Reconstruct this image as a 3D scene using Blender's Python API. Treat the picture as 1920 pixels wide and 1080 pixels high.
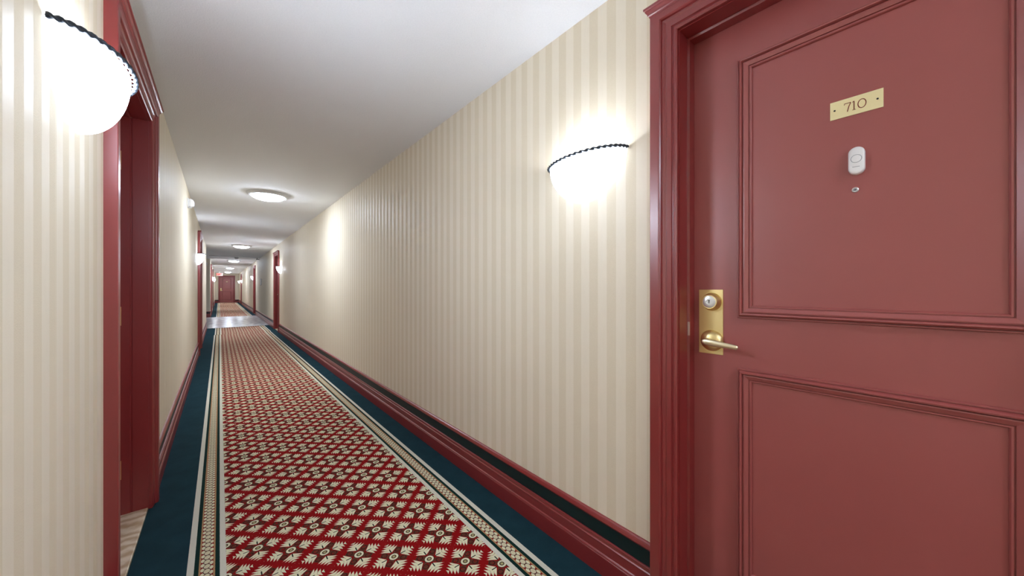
import bpy, bmesh, math, random
from mathutils import Vector, Matrix

# ------------------------------------------------------------------ scene
for o in list(bpy.data.objects):
    bpy.data.objects.remove(o)
S = bpy.context.scene
COL = S.collection

# ------------------------------------------------------------------ camera
EYE = 1.22
cd = bpy.data.cameras.new('camera')
cam = bpy.data.objects.new('camera', cd)
COL.objects.link(cam)
cam.location = (0, 0, EYE)
cam.rotation_euler = (math.radians(90), 0, math.radians(-40.07))
cd.sensor_width = 36
cd.lens = 36 * 652 / 1920
cd.clip_start = 0.01
cd.clip_end = 200
S.camera = cam

# ------------------------------------------------------------------ world, exposure
w = bpy.data.worlds.new('world')
S.world = w
w.use_nodes = True
w.node_tree.nodes['Background'].inputs[0].default_value = (0.9, 0.93, 1, 1)
w.node_tree.nodes['Background'].inputs[1].default_value = 0.0
S.view_settings.view_transform = 'Standard'
S.view_settings.look = 'None'
S.view_settings.gamma = 1
S.view_settings.use_curve_mapping = False
S.view_settings.exposure = 3.08
SCONCE_E = 14.5      # emission of the frosted sconce glass
DOME_E = 10.0        # emission of the ceiling domes
BULB_W = 0.65        # bulb inside each sconce bowl

# ------------------------------------------------------------------ layout (metres)
XL, XR = -0.300, 1.260
Y0, Y1 = -6.0, 37.4
HC = 2.44
LOB0, LOB1 = 13.88, 19.15          # white tiled lobby
R_DOORS = [0.126, 11.97, 20.1, 32.9]
L_DOORS = [2.32, 8.94, 20.65, 25.85]
HW, HH = 0.440, 2.140              # half width and height of a door opening
CW = 0.092                         # casing width
CO = HW + 0.003 + CW               # casing outer half width


def srgb(r, g, b):
    def f(c):
        c /= 255.0
        return c / 12.92 if c <= 0.04045 else ((c + 0.055) / 1.055) ** 2.4
    return (f(r), f(g), f(b), 1)


# ------------------------------------------------------------------ node expressions
class X:
    """a float socket (or constant) with python arithmetic"""
    def __init__(s, nt, v):
        s.nt, s.v = nt, v

    def op(s, name, *o):
        n = s.nt.nodes.new('ShaderNodeMath')
        n.operation = name
        for i, a in enumerate((s,) + o):
            v = a.v if isinstance(a, X) else a
            if isinstance(v, (int, float)):
                n.inputs[i].default_value = v
            else:
                s.nt.links.new(v, n.inputs[i])
        return X(s.nt, n.outputs[0])
    def __add__(s, o): return s.op('ADD', o)
    def __sub__(s, o): return s.op('SUBTRACT', o)
    def __rsub__(s, o): return X(s.nt, o).op('SUBTRACT', s)
    def __mul__(s, o): return s.op('MULTIPLY', o)
    __radd__ = __add__
    __rmul__ = __mul__
    def __truediv__(s, o): return s.op('DIVIDE', o)
    def __lt__(s, o): return s.op('LESS_THAN', o)
    def __gt__(s, o): return s.op('GREATER_THAN', o)
    def abs(s): return s.op('ABSOLUTE')
    def fract(s): return s.op('FRACT')
    def sin(s): return s.op('SINE')
    def sqrt(s): return s.op('SQRT')
    def max(s, o): return s.op('MAXIMUM', o)
    def min(s, o): return s.op('MINIMUM', o)
    def tri(s): return s.op('PINGPONG', 0.5) * 2      # 0..1 triangle, period 1


def mixc(nt, fac, a, b):
    n = nt.nodes.new('ShaderNodeMix')
    n.data_type = 'RGBA'
    f = fac.v if isinstance(fac, X) else fac
    if isinstance(f, (int, float)):
        n.inputs[0].default_value = f
    else:
        nt.links.new(f, n.inputs[0])
    for i, c in ((6, a), (7, b)):
        if isinstance(c, tuple):
            n.inputs[i].default_value = c
        else:
            nt.links.new(c, n.inputs[i])
    return n.outputs[2]


def new_mat(name, col=None, rough=0.5, metal=0.0, spec=None):
    m = bpy.data.materials.new(name)
    m.use_nodes = True
    nt = m.node_tree
    b = nt.nodes['Principled BSDF']
    if col:
        b.inputs['Base Color'].default_value = col
    b.inputs['Roughness'].default_value = rough
    b.inputs['Metallic'].default_value = metal
    if spec is not None:
        b.inputs['Specular IOR Level'].default_value = spec
    return m, nt, b


def coords(nt):
    t = nt.nodes.new('ShaderNodeTexCoord')
    s = nt.nodes.new('ShaderNodeSeparateXYZ')
    nt.links.new(t.outputs['Object'], s.inputs[0])
    return t.outputs['Object'], X(nt, s.outputs[0]), X(nt, s.outputs[1]), X(nt, s.outputs[2])


def noise(nt, vec, scale, detail=2, rough=0.5, stretch=None):
    if stretch:
        mp = nt.nodes.new('ShaderNodeMapping')
        mp.inputs['Scale'].default_value = stretch
        nt.links.new(vec, mp.inputs[0])
        vec = mp.outputs[0]
    n = nt.nodes.new('ShaderNodeTexNoise')
    n.inputs['Scale'].default_value = scale
    n.inputs['Detail'].default_value = detail
    n.inputs['Roughness'].default_value = rough
    nt.links.new(vec, n.inputs['Vector'])
    return X(nt, n.outputs['Fac'])


def bump(nt, b, h, strength, dist):
    n = nt.nodes.new('ShaderNodeBump')
    n.inputs['Strength'].default_value = strength
    n.inputs['Distance'].default_value = dist
    nt.links.new(h.v, n.inputs['Height'])
    nt.links.new(n.outputs[0], b.inputs['Normal'])


def m_wallpaper(name, axis, phase):
    m, nt, b = new_mat(name, rough=0.55)
    o, x, y, z = coords(nt)
    u = (x, y)[axis]
    dark = ((u - phase) / 0.0908 + 0.25).fract() < 0.5
    seam = ((u - 1.338 + 50 * 0.726) / 0.726).fract() < 0.004
    grain = noise(nt, o, 260, 2, 0.6)
    fib = noise(nt, o, 60, 3, 0.6, (1, 1, 0.25))
    L = srgb(234, 224, 204)
    D = srgb(228, 217, 194)
    D2 = srgb(220, 207, 180)
    c = mixc(nt, dark, L, mixc(nt, grain, D2, D))
    c = mixc(nt, fib * 0.18, c, srgb(200, 186, 160))
    c = mixc(nt, seam * 0.6, c, srgb(236, 226, 204))
    nt.links.new(c, b.inputs['Base Color'])
    nt.links.new((0.50 + dark * 0.28).v, b.inputs['Roughness'])
    bump(nt, b, grain * (0.35 + dark * 0.65), 0.35, 0.0015)
    return m


M = {}
M['paper_right'] = m_wallpaper('wallpaper_right', 1, 0.7587)
M['paper_left'] = m_wallpaper('wallpaper_left', 1, 1.141)
M['paper_end'] = m_wallpaper('wallpaper_end', 0, 0.05)


def m_ceiling():
    m, nt, b = new_mat('ceiling_paint', rough=0.85)
    o, x, y, z = coords(nt)
    n1 = noise(nt, o, 150, 3, 0.6)
    nt.links.new(mixc(nt, n1, srgb(230, 233, 237), srgb(244, 246, 249)), b.inputs['Base Color'])
    bump(nt, b, n1, 0.6, 0.003)
    return m


M['ceiling'] = m_ceiling()


def m_paint(name, col, rough=0.36, var=0.12, spec=0.95, grain=0.1):
    m, nt, b = new_mat(name, rough=rough, spec=spec)
    o, x, y, z = coords(nt)
    n1 = noise(nt, o, 3.0, 3, 0.6)
    n2 = noise(nt, o, 420, 1, 0.5)
    dk = tuple(c * (1 - var) for c in col[:3]) + (1,)
    nt.links.new(mixc(nt, n1, dk, col), b.inputs['Base Color'])
    nt.links.new((rough - 0.04 + n1 * 0.1).v, b.inputs['Roughness'])
    if grain: bump(nt, b, n2, grain, 0.0006)
    return m


M['door'] = m_paint('maroon_door_paint', srgb(160, 78, 75), 0.40)
M['trim'] = m_paint('maroon_trim_paint', srgb(138, 42, 42), 0.32, grain=0)
M['green'] = m_paint('dark_green_paint', srgb(2, 36, 38), 0.4, spec=0.3, grain=0)


def m_carpet():
    m, nt, b = new_mat('patterned_carpet', rough=0.95, spec=0.15)
    o, x, y, z = coords(nt)
    px, py = 0.117, 0.1157
    wob = (noise(nt, o, 220, 2, 0.6) - 0.5) * 0.06
    du = (x - 0.372) / px
    dv = (y - 2.017) / py
    fa = ((du + dv) * 0.5 + 100.5).fract() - 0.5
    fb = ((du - dv) * 0.5 + 100.5).fract() - 0.5
    s, t = fa.abs(), fb.abs()
    mx, mn = s.max(t), s.min(t)
    r = (fa * fa + fb * fb).sqrt()
    red = srgb(160, 8, 12)
    cream = srgb(255, 250, 214)
    brown = srgb(92, 36, 26)
    dkgreen = srgb(14, 52, 46)
    # leaf: a toothed square quadrant that swells away from the flower
    teeth = ((mn + mx * 0.35) * 11.0).tri() * 0.125
    al, ac = (s + t) * 0.5, (s - t).abs() * 0.5
    leaf = (mx < (0.318 + teeth + wob)) * (mn > (0.060 + ((mx * 11.0).tri()) * 0.035)) * (ac < (al - 0.125) * 1.35)
    vein = ((s - t).abs() < 0.022) * (mx < 0.24)
    vein2 = (((mn + mx * 0.35) * 11.0).tri() < 0.16) * (mx > 0.27)
    scroll = noise(nt, o, 150, 1, 0.4)
    swirl = ((scroll * 9.0).tri() < 0.3)
    arm = (mn < 0.085) * (mx < 0.37)
    ros = ((mx - 0.27) * (mx - 0.27) + mn * mn).sqrt()
    c = red
    c = mixc(nt, arm * (noise(nt, o, 90, 1) > 0.40), c, mixc(nt, swirl * 0.45, brown, srgb(176, 128, 92)))
    c = mixc(nt, (ros < 0.085) * (ros > 0.06), c, srgb(70, 30, 24))
    c = mixc(nt, leaf, c, cream)
    c = mixc(nt, leaf * vein, c, srgb(40, 44, 30))
    c = mixc(nt, leaf * vein2 * 0.55, c, srgb(160, 120, 80))
    c = mixc(nt, r < 0.135, c, srgb(84, 34, 28))
    c = mixc(nt, (r < 0.118), c, cream)
    c = mixc(nt, (r < 0.066), c, srgb(64, 40, 26))
    c = mixc(nt, (r < 0.04), c, srgb(196, 186, 130))
    # border, measured inwards from its outer edge
    d = (0.6045 - (x - 0.4965).abs()) + (noise(nt, o, 300, 1) - 0.5) * 0.002
    ch = (y / 0.0335)
    off = (d - 0.066).abs()
    v1 = (ch.fract() - 0.5) * 0.0335
    v2 = ((ch + 0.5).fract() - 0.5) * 0.0335
    e1 = ((off / 0.0105) * (off / 0.0105) + (v1 / 0.0145) * (v1 / 0.0145)).sqrt()
    offs = (off - 0.0145)
    e2 = ((offs / 0.0065) * (offs / 0.0065) + (v2 / 0.0125) * (v2 / 0.0125)).sqrt()
    chain = mixc(nt, e2 < 1.0, srgb(150, 26, 22), cream)
    chain = mixc(nt, e1 < 1.22, chain, srgb(84, 52, 34))
    chain = mixc(nt, e1 < 1.0, chain, srgb(246, 236, 200))
    tan = srgb(206, 160, 112)
    pale = srgb(248, 244, 226)
    c = mixc(nt, d < 0.131, c, pale)
    c = mixc(nt, d < 0.109, c, dkgreen)
    c = mixc(nt, d < 0.0935, c, tan)
    c = mixc(nt, d < 0.087, c, chain)
    c = mixc(nt, d < 0.045, c, tan)
    c = mixc(nt, d < 0.039, c, dkgreen)
    c = mixc(nt, d < 0.0235, c, pale)
    bl = noise(nt, o, 8, 4, 0.6)
    blue = mixc(nt, bl, srgb(20, 52, 60), srgb(36, 74, 86))
    c = mixc(nt, d < 0.0, c, blue)
    pile = noise(nt, o, 420, 3, 0.7)
    dk = nt.nodes.new('ShaderNodeMix')
    dk.data_type = 'RGBA'
    dk.blend_type = 'MULTIPLY'
    nt.links.new((0.50 - pile * 0.8).max(0).v, dk.inputs[0])
    nt.links.new(c, dk.inputs[6])
    dk.inputs[7].default_value = (0.25, 0.25, 0.25, 1)
    nt.links.new(dk.outputs[2], b.inputs['Base Color'])
    bump(nt, b, pile, 0.9, 0.006)
    return m


M['carpet'] = m_carpet()
M['seam'], _, _ = new_mat('seam_tape', srgb(150, 140, 100), 0.7)


def m_stone(name, a, bb, scale, rough):
    m, nt, b = new_mat(name, rough=rough)
    o, x, y, z = coords(nt)
    wv = nt.nodes.new('ShaderNodeTexWave')
    wv.inputs['Scale'].default_value = scale
    wv.inputs['Distortion'].default_value = 9
    wv.inputs['Detail'].default_value = 4
    wv.inputs['Detail Scale'].default_value = 1.6
    nt.links.new(o, wv.inputs[0])
    nt.links.new(mixc(nt, X(nt, wv.outputs['Fac']), a, bb), b.inputs['Base Color'])
    return m


M['travertine'] = m_stone('beige_travertine', srgb(190, 164, 128), srgb(232, 220, 198), 4.5, 0.3)
M['tile'] = m_stone('white_tile', srgb(206, 208, 212), srgb(232, 233, 235), 1.2, 0.22)
M['brass'], nt, b = new_mat('satin_brass', srgb(236, 216, 156), 0.40, 1.0)
o, x_, y_, z_ = coords(nt)
bump(nt, b, noise(nt, o, 300, 2, 0.5, (0.1, 1, 6)), 0.08, 0.0005)
M['nickel'], _, _ = new_mat('brushed_pale_brass', srgb(240, 232, 200), 0.36, 1.0)
M['steel'], _, _ = new_mat('polished_steel', srgb(232, 236, 240), 0.3, 0.8)
M['plate'], _, _ = new_mat('pale_brass_plate', srgb(240, 228, 176), 0.42, 0.2)
M['ink'], _, _ = new_mat('engraved_red_brown', srgb(120, 44, 22), 0.6)
M['dark'], _, _ = new_mat('dark_metal', srgb(30, 30, 32), 0.5, 0.3)
M['rope'], _, _ = new_mat('rope_twist_iron', srgb(52, 58, 66), 0.38, 0.6)
M['white'], _, _ = new_mat('white_plastic', srgb(236, 236, 236), 0.35)
M['greyline'], _, _ = new_mat('grey_print', srgb(110, 116, 126), 0.5)
M['ring'], _, _ = new_mat('pale_grey_enamel', srgb(196, 196, 198), 0.4)
M['paperw'], _, _ = new_mat('white_paper', srgb(238, 238, 234), 0.6)
M['worn'], _, _ = new_mat('bare_worn_metal', srgb(214, 190, 180), 0.4, 0.3)


def m_glow(name, col, e, tr=0.0):
    m, nt, b = new_mat(name, (0.85, 0.85, 0.85, 1), 0.25)
    b.inputs['Emission Color'].default_value = col
    b.inputs['Emission Strength'].default_value = e
    return m


M['glass'] = m_glow('frosted_sconce_glass', (0.86, 0.97, 1.15, 1), SCONCE_E)
# the bulb sits at the middle of the bowl, so the glass glows most at its front and fades to the wall
nt = M['glass'].node_tree
o, x_, y_, z_ = coords(nt)
k = (y_ * -1 / 0.103).max(0).min(1)
kx = 1 - (x_ / 0.23) * (x_ / 0.23)
nt.links.new((SCONCE_E * (0.025 + 0.975 * k.op('POWER', 2.4) * kx)).v, nt.nodes['Principled BSDF'].inputs['Emission Strength'])
M['dome'] = m_glow('frosted_dome_glass', (0.86, 0.97, 1.15, 1), DOME_E)
M['exit_face'] = m_glow('exit_sign_face', (1.0, 0.35, 0.30, 1), 0.05)
M['exit_face'].node_tree.nodes['Principled BSDF'].inputs['Base Color'].default_value = srgb(226, 150, 140)
M['exit_red'] = m_glow('exit_sign_letters', (1.0, 0.05, 0.04, 1), 0.10)


M['exit_red'].node_tree.nodes['Principled BSDF'].inputs['Base Color'].default_value = srgb(190, 30, 26)


# ------------------------------------------------------------------ object helpers
def tag(o, label=None, cat=None, group=None, kind=None):
    if label: o['label'] = label
    if cat: o['category'] = cat
    if group: o['group'] = group
    if kind: o['kind'] = kind
    return o


def empty(name, loc, rz=0.0):
    o = bpy.data.objects.new(name, None)
    COL.objects.link(o)
    o.location = loc
    o.rotation_euler = (0, 0, rz)
    o.empty_display_size = 0.1
    return o


def mesh(name, verts, faces, mat, smooth=False):
    me = bpy.data.meshes.new(name)
    me.from_pydata([tuple(v) for v in verts], [], faces)
    me.materials.append(M[mat])
    bm = bmesh.new()
    bm.from_mesh(me)
    bmesh.ops.recalc_face_normals(bm, faces=bm.faces)
    bm.to_mesh(me)
    bm.free()
    if smooth:
        me.shade_smooth()
    return me


def link(name, me, parent=None, loc=(0, 0, 0), rot=(0, 0, 0)):
    o = bpy.data.objects.new(name, me)
    COL.objects.link(o)
    o.location = loc
    o.rotation_euler = rot
    if parent:
        o.parent = parent
    return o


class MB:
    def __init__(s):
        s.v, s.f = [], []

    def add(s, v, f):
        k = len(s.v)
        s.v += [Vector(p) for p in v]
        s.f += [tuple(i + k for i in q) for q in f]
        return s

    def box(s, x0, x1, y0, y1, z0, z1):
        return s.add([(x0, y0, z0), (x1, y0, z0), (x1, y1, z0), (x0, y1, z0), (x0, y0, z1), (x1, y0, z1), (x1, y1, z1), (x0, y1, z1)],
                     [(0, 3, 2, 1), (4, 5, 6, 7), (0, 1, 5, 4), (1, 2, 6, 5), (2, 3, 7, 6), (3, 0, 4, 7)])

    def loft(s, rings, closed_ring=True, cap0=True, cap1=True):
        k = len(s.v)
        n = len(rings[0])
        for r in rings:
            s.v += [Vector(p) for p in r]
        m = n if closed_ring else n - 1
        for i in range(len(rings) - 1):
            for j in range(m):
                a, b_ = k + i * n + j, k + i * n + (j + 1) % n
                s.f.append((a, b_, b_ + n, a + n))
        if cap0: s.f.append(tuple(k + j for j in range(n))[::-1])
        if cap1: s.f.append(tuple(k + (len(rings) - 1) * n + j for j in range(n)))
        return s

    def mesh(s, name, mat, smooth=False):
        return mesh(name, s.v, s.f, mat, smooth)


def bevel(me, w, seg=2, angle=0.5):
    bm = bmesh.new()
    bm.from_mesh(me)
    ed = [e for e in bm.edges if len(e.link_faces) == 2 and e.calc_face_angle() > angle]
    bmesh.ops.bevel(bm, geom=ed, offset=w, segments=seg, affect='EDGES', profile=0.5)
    bm.to_mesh(me)
    bm.free()
    return me


def auto_smooth(me, ang=35):
    me.shade_smooth()
    bm = bmesh.new()
    bm.from_mesh(me)
    for e in bm.edges:
        if len(e.link_faces) == 2 and math.degrees(e.calc_face_angle()) > ang:
            e.smooth = False
    bm.to_mesh(me)
    bm.free()
    return me


def box_mesh(name, mat, *b, bev=0.0):
    me = MB().box(*b).mesh(name, mat)
    if bev: bevel(me, bev)
    return me


def disc_stack(rz, n=32, axis='y'):
    """rings from (radius, depth) pairs, axis along local -y (towards the corridor)"""
    R = []
    for r, d in rz:
        R.append([(r * math.cos(2 * math.pi * i / n), -d, r * math.sin(2 * math.pi * i / n)) for i in range(n)])
    return R


# ------------------------------------------------------------------ the shell
def wall_boxes(x0, x1, ya, yb, doors):
    b = MB()
    y = ya
    for c in sorted(doors):
        if not (ya < c < yb): continue
        o = HW + 0.018
        b.box(x0, x1, y, c - o, 0, HC)
        b.box(x0, x1, c - o, c + o, HH + 0.018, HC)
        y = c + o
    b.box(x0, x1, y, yb, 0, HC)
    return b


T = 0.2
o = link('wall_right', wall_boxes(XR, XR + T, Y0, Y1, R_DOORS).mesh('wall_right', 'paper_right'))
tag(o, 'long wall in beige striped wallpaper that door 710 is set into', 'wall', kind='structure')
o = link('wall_left', wall_boxes(XL - T, XL, Y0, LOB0 - 0.1, L_DOORS).mesh('wall_left', 'paper_left'))
tag(o, 'beige striped wallpaper wall opposite door 710, ending at the white tiled lobby', 'wall', kind='structure')
o = link('wall_left', wall_boxes(XL - T, XL, LOB1, Y1, L_DOORS).mesh('wall_left', 'paper_left'))
tag(o, 'beige striped wall between the tiled lobby and the end door, opposite the plaque side', 'wall', kind='structure')
# lobby recess on the left
o = link('wall_lobby', MB().box(XL - 2.4, XL - T, LOB1, LOB1 + 0.15, 0, HC).mesh('wall_lobby', 'paper_end'))
tag(o, 'return wall of the tiled lobby recess, facing along the corridor', 'wall', kind='structure')
o = link('wall_lobby', MB().box(XL - 2.55, XL - 2.4, LOB0 - 0.1, LOB1 + 0.15, 0, HC).mesh('wall_lobby', 'paper_left'))
tag(o, 'back wall of the tiled lobby recess', 'wall', kind='structure')
o = link('wall_lobby', MB().box(XL - 2.4, XL - T, LOB0 - 0.25, LOB0 - 0.1, 0, HC).mesh('wall_lobby', 'paper_end'))
tag(o, 'near return wall of the tiled lobby recess, hidden round the corner', 'wall', kind='structure')
EC = 0.468      # centre of the end door
b = MB()
oo = HW + 0.018
b.box(XL - T, EC - oo, Y1, Y1 + T, 0, HC).box(EC + oo, XR + T, Y1, Y1 + T, 0, HC).box(EC - oo, EC + oo, Y1, Y1 + T, HH + 0.018, HC)
o = link('wall_end', b.mesh('wall_end', 'paper_end'))
tag(o, 'narrow beige wall around the maroon door that closes the corridor', 'wall', kind='structure')
o = link('wall_back', MB().box(XL - T, XR + T, Y0 - 0.15, Y0, 0, HC).mesh('wall_back', 'paper_end'))
tag(o, 'beige wall closing the corridor at the end away from the lobby', 'wall', kind='structure')
o = link('ceiling', MB().box(XL - 2.55, XR + T, Y0 - 0.15, Y1 + T, HC, HC + 0.15).mesh('ceiling', 'ceiling'))
tag(o, 'pale grey stippled ceiling running the whole corridor', 'ceiling', kind='structure')
o = link('trim', box_mesh('trim', 'ring', XL, XR, 17.25, 17.29, HC - 0.012, HC))
o.name = 'trim_1'
tag(o, 'thin strip across the ceiling over the white tiled lobby', 'trim', kind='structure')
o = link('floor', MB().box(XL - 2.55, XR + T + 0.3, Y0 - 0.15, Y1 + T, -0.15, -0.014).mesh('floor', 'tile'))
tag(o, 'floor slab under the carpets and tiles', 'floor', kind='structure')
o = link('floor_tile', MB().box(XL - 2.4, XR, LOB0 + 0.002, LOB1 - 0.002, -0.0135, -0.001).mesh('floor_tile', 'tile'))
tag(o, 'polished white floor tiling of the lobby between two lengths of carpet', 'floor', kind='structure')


def carpet(ya, yb, label, dx=0.0):
    # woven runner and its blue margins, one fitted carpet; a fine grid keeps the edge crisp
    o = link('carpet', MB().box(XL - dx, XR - dx, ya, yb, -0.0135, 0.0).mesh('carpet', 'carpet'), loc=(dx, 0, 0))
    return tag(o, label, 'carpet', 'fitted carpets of the corridor')


SEAM = 11.86
carpet(Y0, SEAM - 0.012, 'long red and cream leaf patterned carpet with blue margins beside door 710')
carpet(SEAM + 0.012, LOB0, 'short length of red patterned carpet between the cross seam and the white tiles', 0.012)
carpet(LOB1, Y1, 'red patterned carpet with blue margins leading from the white tiles to the end door')
o = link('carpet_seam', box_mesh('carpet_seam', 'seam', XL + 0.19, XR - 0.16, SEAM - 0.012, SEAM + 0.012, -0.0135, 0.0015))
tag(o, 'thin pale seam strip crossing the patterned carpet before the white tiles', 'seam strip')
o = link('carpet_edge', box_mesh('carpet_edge', 'dark', XL + 0.001, XR - 0.001, LOB0 - 0.012, LOB0 + 0.004, 0.0, 0.003, bev=0.001))
tag(o, 'dark edging strip where the short carpet meets the white tiles', 'edging strip')


# ------------------------------------------------------------------ baseboards
CAP = [(0, 0.219), (0.010, 0.219), (0.014, 0.222), (0.016, 0.228), (0.013, 0.236), (0.010, 0.242), (0.005, 0.246), (0, 0.247)]
BAND = [(0, 0.152), (0.007, 0.152), (0.007, 0.221), (0, 0.221)]
BASE = [(0, 0), (0.019, 0), (0.019, 0.078), (0.0165, 0.081), (0.019, 0.084), (0.0175, 0.088), (0.013, 0.092),
        (0.013, 0.126), (0.016, 0.129), (0.0165, 0.134), (0.013, 0.138), (0.0125, 0.146), (0.015, 0.149), (0.0145, 0.154), (0.010, 0.156), (0, 0.156)]


def base_run(name, p0, p1, nrm, label):
    """mouldings along p0-p1, nrm points into the corridor"""
    p0, p1, n = Vector(p0), Vector(p1), Vector(nrm)

    def sweep(prof, nm, mat):
        r = [[p + n * a + Vector((0, 0, h)) for a, h in prof] for p in (p0, p1)]
        return MB().loft(r).mesh(nm, mat)
    o = link(name, sweep(BASE, 'baseboard', 'trim'))
    tag(o, label, 'baseboard', kind='structure')
    link('top_bead', sweep(CAP, 'top_bead', 'trim'), o)
    tag(link('painted_band', sweep(BAND, 'painted_band', 'green'), o), 'dark green painted band')
    return o


def runs(ya, yb, doors):
    y = ya
    for c in sorted(doors):
        if ya < c < yb:
            yield y, c - CO
            y = c + CO
    yield y, yb


R_TXT = ['on the hinge side of door 710', 'from door 710 to the next door on that wall', 'along the white tiled lobby below the plaque',
         'between the last two doors on the wall of door 710', 'between the last door and the end wall']
for (a, c), t in zip(runs(Y0, Y1, R_DOORS), R_TXT):
    base_run('baseboard_right', (XR, a, 0), (XR, c, 0), (-1, 0, 0), 'maroon baseboard with dark green band ' + t)
L_TXT = ['under the rope-rimmed sconce opposite door 710', 'between the two near doors opposite the long striped wall', 'from the second left door to the lobby corner']
for (a, c), t in zip(runs(Y0, LOB0 - 0.1, L_DOORS), L_TXT):
    base_run('baseboard_left', (XL, a, 0), (XL, c, 0), (1, 0, 0), 'maroon baseboard ' + t)
L_TXT = ['stub between the lobby corner and the next door', 'between the two doors past the lobby', 'from the last left door to the end wall']
for (a, c), t in zip(runs(LOB1, Y1, L_DOORS), L_TXT):
    base_run('baseboard_left', (XL, a, 0), (XL, c, 0), (1, 0, 0), 'maroon baseboard ' + t)
base_run('baseboard_lobby', (XL - 2.4, LOB1, 0), (XL, LOB1, 0), (0, -1, 0), 'dark baseboard across the return wall of the lobby recess')
base_run('baseboard_end', (XL + 0.02, Y1, 0), (EC - CO, Y1, 0), (0, -1, 0), 'short dark baseboard beside the lock side of the end door')
base_run('baseboard_end', (EC + CO, Y1, 0), (XR - 0.02, Y1, 0), (0, -1, 0), 'short dark baseboard beside the hinge side of the end door')

# ------------------------------------------------------------------ doors
# casing profile: (distance from the inner edge, height off the wall)
CASE = [(0, 0), (0, 0.013), (0.004, 0.016), (0.010, 0.0165), (0.014, 0.013), (0.0165, 0.013), (0.019, 0.018), (0.034, 0.020),
        (0.036, 0.017), (0.040, 0.0175), (0.046, 0.022), (0.050, 0.0225), (0.052, 0.029), (0.056, 0.0335), (0.060, 0.034), (CW - 0.002, 0.034), (CW, 0.032), (CW, 0)]
# panel moulding: (distance inwards from the outer edge, height off the leaf)
PM = [(0, 0), (0, 0.006), (0.0015, 0.008), (0.0045, 0.008), (0.005, 0.005), (0.0065, 0.005), (0.007, 0.012), (0.009, 0.018), (0.012, 0.0215), (0.0155, 0.0205),
      (0.0175, 0.014), (0.0178, 0.009), (0.0198, 0.009), (0.0202, 0.014), (0.0235, 0.0145), (0.034, 0.0095), (0.0345, 0.005), (0.0365, 0.005), (0.037, 0.0075), (0.0405, 0.0075), (0.0425, 0.005), (0.043, 0)]
LEAF_Y = 0.110
IN = HW + 0.003


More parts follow.
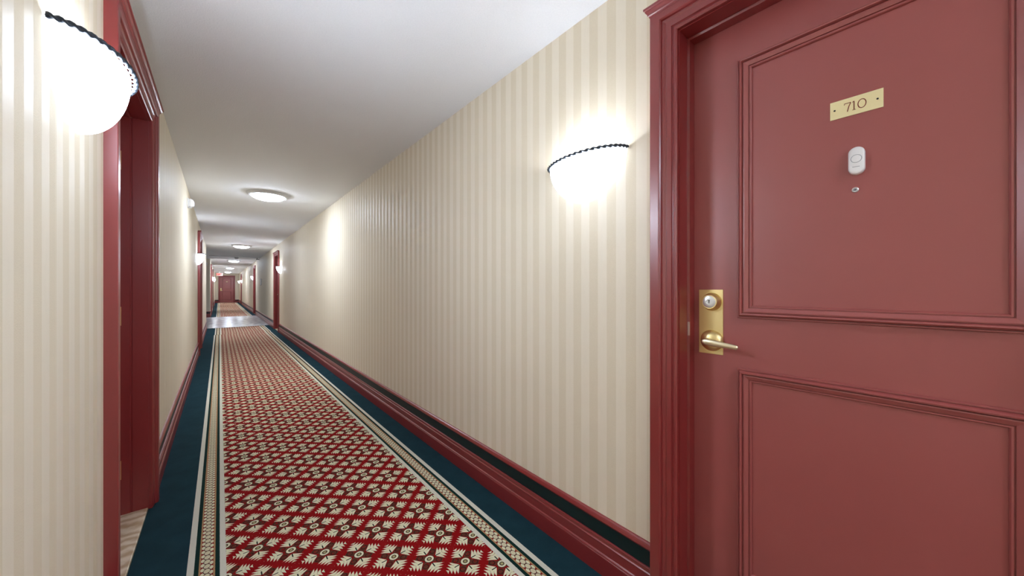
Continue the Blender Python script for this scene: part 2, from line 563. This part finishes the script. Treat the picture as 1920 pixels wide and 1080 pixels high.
def build_door_meshes():
    D = {}
    # leaf: outer face at LEAF_Y
    D['leaf'] = box_mesh('leaf', 'door', -HW + 0.004, HW - 0.004, LEAF_Y, LEAF_Y + 0.044, 0.012, HH - 0.004, bev=0.0012)

    def frame(x0, x1, z0, z1, nm):
        r = []
        for a, h in PM:
            r.append([(x0 + a, LEAF_Y - h, z0 + a), (x1 - a, LEAF_Y - h, z0 + a), (x1 - a, LEAF_Y - h, z1 - a), (x0 + a, LEAF_Y - h, z1 - a)])
        return MB().loft(r, cap0=False, cap1=False).mesh(nm, 'door')
    D['upper_panel_moulding'] = frame(-0.291, 0.291, 1.118, 2.002, 'upper_panel_moulding')
    D['lower_panel_moulding'] = frame(-0.291, 0.291, 0.217, 0.946, 'lower_panel_moulding')
    # casings, mitred at the top corners
    for s, nm in ((-1, 'casing_a'), (1, 'casing_b')):
        r = [[(s * (IN + a), -h, 0) for a, h in CASE], [(s * (IN + a), -h, HH + 0.003 + a) for a, h in CASE]]
        D[nm] = MB().loft(r).mesh('casing', 'trim')
    r = [[(s * (IN + a), -h, HH + 0.003 + a) for a, h in CASE] for s in (-1, 1)]
    D['head_casing'] = MB().loft(r).mesh('head_casing', 'trim')
    # crown cap above the head casing
    zt = HH + 0.003 + CW
    CR = [(0, -0.012), (0.035, -0.012), (0.036, -0.006), (0.040, -0.004), (0.041, 0.002), (0.046, 0.008), (0.047, 0.013), (0.051, 0.014), (0.051, 0.022), (0, 0.022)]
    rings = []
    for s, end in ((-1, 0), (1, 0)):
        rings.append([(s * (CO - 0.034 + h), -h, zt + z) for h, z in CR])
    D['crown'] = MB().loft(rings).mesh('crown', 'trim')
    # jambs with stop
    for s, nm in ((-1, 'jamb_a'), (1, 'jamb_b')):
        b = MB()
        pr = [(0.018, 0.0), (0.0, 0.0), (0.0, 0.060), (0.0025, 0.063), (0.0025, 0.066), (-0.0055, 0.069), (-0.0055, 0.1085), (0.0, 0.1085), (0.0, 0.17), (0.018, 0.17)]
        b.loft([[(s * (HW + a), y, z) for a, y in pr] for z in (0, HH + 0.0)])
        D[nm] = b.mesh('jamb', 'trim')
    pr = [(0.018, 0.0), (0.0, 0.0), (0.0, 0.060), (0.0025, 0.063), (0.0025, 0.066), (-0.0055, 0.069), (-0.0055, 0.1085), (0.0, 0.1085), (0.0, 0.17), (0.018, 0.17)]
    D['head_jamb'] = MB().loft([[(s * HW, y, HH + a) for a, y in pr] for s in (-1, 1)]).mesh('head_jamb', 'trim')
    D['threshold'] = box_mesh('threshold', 'travertine', -HW, HW, 0.001, 0.17, -0.012, 0.010, bev=0.003)
    # lock set, on the side x<0
    px0, px1, pz0, pz1 = -0.417, -0.336, 0.981, 1.214
    D['lock_plate'] = box_mesh('lock_plate', 'brass', px0, px1, LEAF_Y - 0.003, LEAF_Y, pz0, pz1, bev=0.001)
    cx = -0.3725

    def at(b_, z, y):
        for v in b_.v:
            v += Vector((cx, y, z))
        return b_
    f = LEAF_Y - 0.003
    D['deadbolt_collar'] = auto_smooth(at(MB().loft(disc_stack([(0.0325, 0), (0.0325, 0.004), (0.0310, 0.008), (0.0262, 0.024), (0.0245, 0.026), (0.021, 0.026)])), 1.1705, f).mesh('deadbolt_collar', 'brass'))
    D['deadbolt_face'] = auto_smooth(at(MB().loft(disc_stack([(0.0215, 0.022), (0.0215, 0.0265), (0.0200, 0.0275), (0.009, 0.0275), (0.0085, 0.0265), (0.0083, 0.0265)])), 1.1705, f).mesh('deadbolt_face', 'steel'))
    b = MB().box(cx - 0.0012, cx + 0.0012, f - 0.0280, f - 0.0262, 1.1655, 1.1745)
    b.box(cx - 0.003, cx + 0.003, f - 0.0280, f - 0.0262, 1.1735, 1.1765)
    D['keyhole'] = b.mesh('keyhole', 'dark')
    D['rose'] = auto_smooth(at(MB().loft(disc_stack([(0.038, 0), (0.038, 0.003), (0.0365, 0.007), (0.031, 0.014), (0.022, 0.0195), (0.014, 0.0215), (0.012, 0.022)])), 1.030, f).mesh('rose', 'brass'), 50)
    # lever: neck and a tapering flattened arm towards the hinge side
    b = MB()
    b.loft([[(cx + 0.0105 * math.cos(q), f - d, 1.030 + 0.0105 * math.sin(q)) for q in [2 * math.pi * i / 16 for i in range(16)]] for d in (0.019, 0.052)])
    rings = []
    st = [(-0.014, 0.002), (-0.0125, 0.0065), (-0.008, 0.0100), (0, 0.0112), (0.02, 0.0110), (0.05, 0.0100), (0.08, 0.0088), (0.092, 0.0080), (0.0965, 0.0062), (0.0985, 0.002)]
    for dx, h in st:
        zc = 1.0305 - 0.10 * max(dx, 0) * 1.0
        yc = f - 0.055 + (0.006 * (max(dx, 0) / 0.1) ** 2)
        rings.append([(cx + dx, yc + 0.0058 * (h / 0.0112) ** 0.6 * math.cos(q), zc + h * math.sin(q)) for q in [2 * math.pi * i / 16 for i in range(16)]])
    b.loft(rings)
    D['lever'] = auto_smooth(b.mesh('lever', 'nickel'), 40)
    pv = MB().loft(disc_stack([(0.0072, 0), (0.0072, 0.003), (0.0058, 0.004), (0.0045, 0.004), (0.004, 0.0028)], 20))
    for v in pv.v:
        v += Vector((-0.001, LEAF_Y, 1.496))
    D['peephole'] = auto_smooth(pv.mesh('peephole', 'steel'))
    D['lens'] = mesh('lens', [(-0.001 + 0.003 * math.cos(a), LEAF_Y - 0.0042, 1.496 + 0.003 * math.sin(a)) for a in [2 * math.pi * i / 12 for i in range(12)]] +
                     [(-0.001, LEAF_Y - 0.0052, 1.496)], [(i, (i + 1) % 12, 12) for i in range(12)], 'greyline')
    # three hinge knuckles on the side x>0
    hb = MB()
    hb.loft([[(HW - 0.004 + 0.006 * math.cos(q), LEAF_Y - 0.004 + 0.006 * math.sin(q), z) for q in [2 * math.pi * i / 10 for i in range(10)]] for z in (-0.05, 0.05)])
    D['hinge'] = auto_smooth(hb.mesh('hinge', 'brass'))
    D['strike_plate'] = box_mesh('strike_plate', 'worn', -HW - 0.0005, -HW + 0.0063, 0.0655, 0.0685, 1.045, 1.095)
    return D


DM = build_door_meshes()
door_no = 0


def door(loc, rz, label, full=True):
    global door_no
    door_no += 1
    r = empty('door_%d' % door_no, loc, rz)
    tag(r, label, 'door', kind='structure')
    leaf = link('leaf', DM['leaf'], r)
    link('upper_panel_moulding', DM['upper_panel_moulding'], leaf)
    link('lower_panel_moulding', DM['lower_panel_moulding'], leaf)
    for k in ('casing_a', 'casing_b'): link('casing', DM[k], r)
    link('head_casing', DM['head_casing'], r)
    link('crown', DM['crown'], r)
    for k in ('jamb_a', 'jamb_b'): link('jamb', DM[k], r)
    link('head_jamb', DM['head_jamb'], r)
    tag(link('threshold', DM['threshold'], r), 'beige veined stone threshold')
    lp = tag(link('lock_plate', DM['lock_plate'], r), 'satin brass lock plate')
    link('deadbolt_collar', DM['deadbolt_collar'], lp)
    tag(link('deadbolt_face', DM['deadbolt_face'], lp), 'silver keyhole face')
    link('keyhole', DM['keyhole'], lp)
    link('rose', DM['rose'], lp)
    tag(link('lever', DM['lever'], lp), 'pale brass lever handle')
    pe = tag(link('peephole', DM['peephole'], r), 'small steel door viewer')
    link('lens', DM['lens'], pe)
    for z in (0.25, 1.07, 1.9): link('hinge', DM['hinge'], r, (0, 0, z))
    if full:
        tag(link('strike_plate', DM['strike_plate'], r), 'worn bare metal strike plate')
    return r


RZ, LZ = math.radians(-90), math.radians(90)
d710 = door((XR, R_DOORS[0], 0), RZ, 'large maroon two-panel door numbered 710 with brass lock plate and lever')
door((XR, R_DOORS[1], 0), RZ, 'maroon door with small crown beyond the long striped wall, before the white tiles')
door((XR, R_DOORS[2], 0), RZ, 'maroon door on the wall of door 710 at the far edge of the white tiles', False)
door((XR, R_DOORS[3], 0), RZ, 'last maroon door on the wall of door 710, near the end wall', False)
door((XL, L_DOORS[0], 0), LZ, 'deeply framed maroon door with stone threshold, between a half-bowl sconce and the wall sensor')
door((XL, L_DOORS[1], 0), LZ, 'maroon door past the small white wall sensor on the same wall', False)
door((XL, L_DOORS[2], 0), LZ, 'maroon door on the recess side just past the white tiled lobby', False)
door((XL, L_DOORS[3], 0), LZ, 'last maroon door on the recess side before the exit sign', False)
door((EC, Y1, 0), 0, 'maroon two-panel door closing the far end of the corridor', False)


# ------------------------------------------------------------------ number plates
def stroke(b, pts, wd, y, closed=False):
    """flat ribbon along pts (x,z) at depth y"""
    n = len(pts)
    L, R = [], []
    for i, p in enumerate(pts):
        p = Vector(p)
        a = Vector(pts[(i - 1) % n]) if (closed or i > 0) else p
        c = Vector(pts[(i + 1) % n]) if (closed or i < n - 1) else p
        t = (c - a).normalized()
        nn = Vector((-t.y, t.x)) * wd / 2
        L.append((p.x + nn.x, y, p.y + nn.y))
        R.append((p.x - nn.x, y, p.y - nn.y))
    v = L + R
    m = n if closed else n - 1
    b.add(v, [(i, (i + 1) % n, n + (i + 1) % n, n + i) for i in range(m)])
    return b


def plate(parent_loc, rz, name, label, digits):
    r = empty(name, parent_loc, rz)
    tag(r, label, 'door number', 'door number plates')
    y = LEAF_Y
    x0, x1, z0, z1 = -0.0536, 0.0534, 1.7085, 1.7600
    pl = link('plate', box_mesh('plate', 'plate', x0, x1, y - 0.002, y, z0, z1, bev=0.0006), r)
    zc = (z0 + z1) / 2
    for sx in (x0 + 0.0098, x1 - 0.0110):
        b = MB().loft([[(sx + q * math.cos(a), yy, zc + q * math.sin(a)) for a in [2 * math.pi * i / 12 for i in range(12)]] for q, yy in ((0.0024, y - 0.0015), (0.0024, y - 0.0026), (0.0012, y - 0.0032))])
        link('screw', b.mesh('screw', 'dark'), pl)
    if digits:
        yy = y - 0.0023
        b = MB()
        wd = 0.0021
        za, zb = zc - 0.0125, zc + 0.0125
        ox = x0
        stroke(b, [(ox + 0.0300, zb - 0.0045), (ox + 0.0307, zb - 0.0008), (ox + 0.0438, zb - 0.0008)], wd * 0.9, yy)
        stroke(b, [(ox + 0.0436, zb - 0.0010), (ox + 0.0395, zc + 0.001), (ox + 0.0365, za)], wd, yy - 0.00005)
        d7 = link('digit_seven', b.mesh('digit', 'ink'), pl)
        b = MB()
        stroke(b, [(ox + 0.0468, zb - 0.0028), (ox + 0.0497, zb)], wd * 0.8, yy)
        stroke(b, [(ox + 0.0502, zb), (ox + 0.0502, za)], wd, yy - 0.00005)
        stroke(b, [(ox + 0.0466, za + 0.0006), (ox + 0.0538, za + 0.0006)], wd * 0.7, yy - 0.0001)
        link('digit_one', b.mesh('digit', 'ink'), pl)
        b = MB()
        stroke(b, [(ox + 0.0660 + 0.0079 * math.cos(a), zc + 0.0120 * math.sin(a)) for a in [2 * math.pi * i / 36 for i in range(36)]], wd, yy, True)
        link('digit_zero', b.mesh('digit', 'ink'), pl)
    return r


plate((XR, R_DOORS[0], 0), RZ, 'number_plate', 'brass plate reading 710 in red-brown digits on the near maroon door', True)
plate((EC, Y1, 0), 0, 'number_plate', 'tiny brass number plate on the door closing the corridor', False)

# ------------------------------------------------------------------ doorbell on door 710
db = empty('doorbell', (XR, R_DOORS[0], 0), RZ)
tag(db, 'white oblong wireless doorbell button stuck below the 710 plate', 'doorbell')
hw_, hh_, zc = 0.0168, 0.0380, 1.575


def pill(w_, h_, n=10):
    p = []
    r_ = w_
    for k in range(4):
        sx, sz = ((1, 1), (-1, 1), (-1, -1), (1, -1))[k]
        for i in range(n + 1):
            a = math.pi / 2 * (k + i / n)
            p.append((sx * (w_ - r_) + r_ * math.cos(a), sz * (h_ - r_) + r_ * math.sin(a)))
    return p


rings = []
for ins, d in ((0.0008, 0), (0, 0.001), (0, 0.013), (0.0012, 0.0162), (0.0035, 0.0178), (0.008, 0.0185)):
    rings.append([(0.0025 + x, LEAF_Y - d, zc + z) for x, z in pill(hw_ - ins, hh_ - ins)])
case = link('case', auto_smooth(MB().loft(rings).mesh('case', 'white'), 50), db)
b = MB()
stroke(b, [(0.0025 + 0.0108 * math.cos(a), zc + 0.004 + 0.0108 * math.sin(a)) for a in [2 * math.pi * i / 40 for i in range(40)]], 0.0009, LEAF_Y - 0.0188, True)
tag(link('push_ring', b.mesh('push_ring', 'greyline'), case), 'thin dark ring of the push button')
rings = []
for q, d in ((0.0104, 0.0184), (0.0100, 0.0190), (0.006, 0.0193)):
    rings.append([(0.0025 + q * math.cos(a), LEAF_Y - d, zc + 0.004 + q * math.sin(a)) for a in [2 * math.pi * i / 32 for i in range(32)]])
link('push_button', auto_smooth(MB().loft(rings).mesh('push_button', 'white')), case)
b = MB()
for i in range(7):
    b.box(-0.0050 + i * 0.0021, -0.0050 + i * 0.0021 + 0.0015, LEAF_Y - 0.01865, LEAF_Y - 0.0180, zc - 0.0190, zc - 0.0176)
link('printed_mark', b.mesh('printed_mark', 'greyline'), case)


# ------------------------------------------------------------------ sconces
SA, SB, SH = 0.203, 0.103, 0.186


def sconce_meshes():
    D = {}
    nu, nv = 40, 18
    rings = []
    for j in range(nv + 1):
        ps = math.pi / 2 * j / nv * 0.985
        r_, z_ = math.cos(ps) ** (2 / 1.86), -math.sin(ps) ** (2 / 1.93) * SH
        rings.append([(SA * r_ * math.cos(math.pi * i / nu), -SB * r_ * math.sin(math.pi * i / nu) - 0.001, z_) for i in range(nu + 1)])
    b = MB().loft(rings, closed_ring=False, cap0=False, cap1=False)
    me = b.mesh('glass_bowl', 'glass', True)
    # give the glass its thickness
    bm = bmesh.new()
    bm.from_mesh(me)
    bmesh.ops.solidify(bm, geom=bm.faces[:], thickness=0.004)
    for v in bm.verts:
        if v.co.y > -0.0005: v.co.y = -0.0005
    bmesh.ops.recalc_face_normals(bm, faces=bm.faces)
    for f in bm.faces:       # the inside of the bowl is lit by the bulb alone
        c_ = f.calc_center_median()
        g = Vector((c_.x / SA ** 2, c_.y / SB ** 2, c_.z / SH ** 2))
        if f.normal.dot(g) < 0 or c_.z > -0.0006:
            f.material_index = 1
    bm.to_mesh(me)
    bm.free()
    me.materials.append(M['white'])
    me.shade_smooth()
    D['glass_bowl'] = me
    # twisted rope rim along the front edge
    rings = []
    n = 220
    A, B = SA + 0.004, SB + 0.004
    for i in range(n + 1):
        a = math.pi * i / n
        c = Vector((A * math.cos(a), -B * math.sin(a) - 0.006, 0.0))
        t = Vector((-A * math.sin(a), -B * math.cos(a), 0)).normalized()
        nn = Vector((-t.y, t.x, 0))
        s_ = i / n * 0.52
        ring = []
        for k in range(10):
            q = 2 * math.pi * k / 10
            rr = 0.0076 * (0.68 + 0.32 * math.cos(2 * (q - s_ * 2 * math.pi / 0.046)))
            ring.append(c + nn * rr * math.cos(q) + Vector((0, 0, 1)) * rr * math.sin(q))
        rings.append(ring)
    D['rope_rim'] = MB().loft(rings).mesh('rope_rim', 'rope', True)
    D['back_plate'] = box_mesh('back_plate', 'white', -0.06, 0.06, -0.012, 0, -0.13, -0.03, bev=0.003)
    b = MB().loft([[(0.016 * math.cos(q), -0.045 + 0.016 * math.sin(q), z) for q in [2 * math.pi * i / 14 for i in range(14)]] for z in (-0.12, -0.075)])
    b.box(-0.008, 0.008, -0.045, -0.008, -0.105, -0.09)
    D['lamp_holder'] = b.mesh('lamp_holder', 'white')
    return D


SM = sconce_meshes()


def sconce(loc, rz, label):
    r = empty('wall_sconce', loc, rz)
    tag(r, label, 'wall lamp', 'half-bowl sconces along the corridor')
    tag(link('glass_bowl', SM['glass_bowl'], r), 'glowing frosted white half bowl')
    tag(link('rope_rim', SM['rope_rim'], r), 'dark twisted rope rim')
    bp = link('back_plate', SM['back_plate'], r)
    link('lamp_holder', SM['lamp_holder'], bp)
    ld = bpy.data.lights.get('sconce_bulb') or bpy.data.lights.new('sconce_bulb', 'POINT')
    ld.energy = BULB_W
    ld.color = (0.88, 0.97, 1.12)
    ld.shadow_soft_size = 0.025
    lo = bpy.data.objects.new('bulb', ld)
    COL.objects.link(lo)
    lo.location = (0, -0.06, -0.07)
    lo.parent = r
    return r


sconce((XR, 0.977, 1.787), RZ, 'glowing half-bowl sconce with dark rope rim on the wall beside door 710')
sconce((XL, 1.458, 1.825), LZ, 'glowing half-bowl sconce with rope rim beside the near recess-side door, opposite door 710')
sconce((XR, 11.08, 1.787), RZ, 'half-bowl sconce beside the maroon door at the end of the long striped wall')
sconce((XL, 8.05, 1.80), LZ, 'half-bowl sconce between the small wall sensor and the second recess-side door')
sconce((XR, 21.0, 1.787), RZ, 'half-bowl sconce just past the door at the far edge of the tiles')
sconce((XR, 32.0, 1.787), RZ, 'half-bowl sconce just before the last door on the wall of door 710')
sconce((XR, 36.2, 1.787), RZ, 'half-bowl sconce between the last door and the end wall, wall of door 710')
sconce((XL, 25.0, 1.80), LZ, 'half-bowl sconce before the last door on the recess side')
sconce((XL, 29.5, 1.80), LZ, 'half-bowl sconce past the last door on the recess side, near the exit sign')
sconce((XL, -2.3, 1.80), LZ, 'added half-bowl sconce, out of view, on the recess side, on the far side of door 710 from the lobby')  # added behind the camera to brighten the near end of the corridor
sconce((XR, -2.7, 1.80), RZ, 'added half-bowl sconce, out of view, on the wall of door 710, past its hinge side')  # its unseen partner, also added as extra light for the near walls


# ------------------------------------------------------------------ ceiling lights
def ring_stack(rz, n=48):
    return [[(r_ * math.cos(2 * math.pi * i / n), r_ * math.sin(2 * math.pi * i / n), z_) for i in range(n)] for r_, z_ in rz]


RINGM = auto_smooth(MB().loft(ring_stack([(0.232, 0), (0.236, -0.006), (0.234, -0.012), (0.228, -0.016), (0.218, -0.026), (0.206, -0.032), (0.184, -0.034), (0.180, -0.030), (0.180, 0)]), cap0=False, cap1=False).mesh('rim', 'ring'), 40)
DOMEM = MB().loft(ring_stack([(0.1795, -0.020)] + [(0.1795 * math.cos(a), -0.030 - 0.052 * math.sin(a)) for a in [math.pi / 2 * i / 10 for i in range(10)]] + [(0.012, -0.082)]), cap0=True).mesh('glass_dome', 'dome', True)
for y, t in ((-1.6, 'past door 710, away from the lobby'), (5.5, 'near the small white wall sensor'), (12.62, 'just before the white tiled lobby'),
             (19.7, 'over the far edge of the white tiles'), (26.8, 'halfway between the tiled lobby and the end door'),
             (33.9, 'in front of the end door beside the exit sign')):
    r = empty('ceiling_light', (0.485, y, HC))
    tag(r, 'white dome ceiling light ' + t, 'ceiling light', 'dome lights along the ceiling')
    link('rim', RINGM, r)
    tag(link('glass_dome', DOMEM, r), 'glowing frosted glass dome')

# ------------------------------------------------------------------ small fittings
# wall sensor high on the left wall
r = empty('wall_sensor', (XL, 5.78, 2.255), LZ)
tag(r, 'small white sensor box high on the striped wall near the ceiling', 'sensor')
link('mounting_plate', box_mesh('mounting_plate', 'white', -0.045, 0.045, -0.012, 0, -0.055, 0.055, bev=0.004), r)
rg = []
for d, hx, z0, z1 in ((0.012, 0.036, -0.042, 0.050), (0.035, 0.036, -0.046, 0.050), (0.055, 0.030, -0.040, 0.035), (0.064, 0.022, -0.028, 0.015)):
    rg.append([(-hx, -d, z0), (hx, -d, z0), (hx, -d, z1), (-hx, -d, z1)])
link('sensor_head', bevel(MB().loft(rg).mesh('sensor_head', 'white'), 0.005), r)
link('bracket', box_mesh('bracket', 'ring', -0.012, 0.012, -0.04, -0.010, -0.058, -0.044), r)

# plaque on the lobby wall
r = empty('wall_plaque', (XR, 17.0, 1.455), RZ)
tag(r, 'small dark-framed white plaque on the wall of the tiled lobby', 'plaque')
b = MB()
W2, H2, fr = 0.22, 0.125, 0.012
b.box(-W2, W2, -0.010, 0, H2 - fr, H2).box(-W2, W2, -0.010, 0, -H2, -H2 + fr).box(-W2, -W2 + fr, -0.010, 0, -H2 + fr, H2 - fr).box(W2 - fr, W2, -0.010, 0, -H2 + fr, H2 - fr)
link('frame', b.mesh('frame', 'greyline'), r)
link('sheet', box_mesh('sheet', 'paperw', -W2 + fr, W2 - fr, -0.0095, -0.001, -H2 + fr, H2 - fr), r)

# detector on the lobby ceiling
r = empty('smoke_detector', (0.52, 17.75, HC))
tag(r, 'small round detector on the ceiling over the white tiled lobby', 'smoke detector')
link('base', auto_smooth(MB().loft(ring_stack([(0.075, 0), (0.075, -0.012), (0.07, -0.016)], 28)).mesh('base', 'greyline'), 40), r)
link('head', auto_smooth(MB().loft(ring_stack([(0.052, -0.016), (0.056, -0.04), (0.048, -0.058), (0.03, -0.066)], 28)).mesh('head', 'white'), 60), r)

# bent pipe by the ceiling at the plaque
cv = MB()
path = [(XR, 17.75, 2.40), (XR - 0.07, 17.75, 2.40), (XR - 0.10, 17.72, 2.395), (XR - 0.11, 17.6, 2.39), (XR - 0.10, 17.48, 2.395), (XR - 0.08, 17.42, 2.42), (XR - 0.08, 17.40, HC)]
rg = []
for i, p in enumerate(path):
    p = Vector(p)
    t = (Vector(path[min(i + 1, len(path) - 1)]) - Vector(path[max(i - 1, 0)])).normalized()
    u = t.cross(Vector((0.3, 0.2, 0.9))).normalized()
    v = t.cross(u)
    rg.append([p + (u * math.cos(q) + v * math.sin(q)) * 0.013 for q in [2 * math.pi * k / 10 for k in range(10)]])
cv.loft(rg)
o = link('bent_pipe', cv.mesh('bent_pipe', 'greyline', True))
tag(o, 'short bent grey pipe between wall and ceiling above the plaque', 'pipe')

# alarm box on the lobby return wall
r = empty('wall_alarm', (XL - 0.13, LOB1, 2.22), 0)
tag(r, 'tiny white alarm box high on the lobby return wall', 'alarm')
link('box', box_mesh('box', 'white', -0.05, 0.05, -0.045, 0, -0.06, 0.06, bev=0.006), r)
link('lens', box_mesh('lens', 'ring', -0.03, 0.03, -0.055, -0.045, -0.02, 0.02, bev=0.004), r)

# exit sign near the end door
r = empty('exit_sign', (0.0, 34.3, 2.14), 0)
tag(r, 'red EXIT sign hanging from the ceiling before the end door', 'exit sign')
link('housing', box_mesh('housing', 'white', -0.19, 0.19, 0.0, 0.05, 0, 0.21, bev=0.006), r)
link('stem', box_mesh('stem', 'white', -0.02, 0.02, 0.012, 0.038, 0.208, HC - 2.14), r)
face = link('face', box_mesh('face', 'exit_face', -0.178, 0.178, -0.003, 0.001, 0.012, 0.198), r)


def bar(b_, x0, z0, x1, z1, wd):
    d = Vector((x1 - x0, z1 - z0))
    n_ = Vector((-d.y, d.x)).normalized() * wd / 2
    q = [(x0 + n_.x, z0 + n_.y), (x1 + n_.x, z1 + n_.y), (x1 - n_.x, z1 - n_.y), (x0 - n_.x, z0 - n_.y)]
    b_.add([(a, -0.006, c) for a, c in q] + [(a, -0.003, c) for a, c in q], [(0, 1, 2, 3), (7, 6, 5, 4), (0, 4, 5, 1), (1, 5, 6, 2), (2, 6, 7, 3), (3, 7, 4, 0)])


za, zb, wd = 0.035, 0.175, 0.026
for nm, x0, segs in (('letter_e', -0.160, [(0.013, za, 0.013, zb), (0, za + .013, 0.066, za + .013), (0, .105, 0.056, .105), (0, zb - .013, 0.066, zb - .013)]),
                     ('letter_x', -0.082, [(0.010, za, 0.070, zb), (0.070, za, 0.010, zb)]),
                     ('letter_i', 0.012, [(0.013, za, 0.013, zb)]),
                     ('letter_t', 0.060, [(0.045, za, 0.045, zb), (0, zb - .013, 0.09, zb - .013)])):
    b = MB()
    for x0_, z0_, x1_, z1_ in segs:
        bar(b, x0 + x0_, z0_, x0 + x1_, z1_, wd)
    link(nm, b.mesh(nm, 'exit_red'), face)
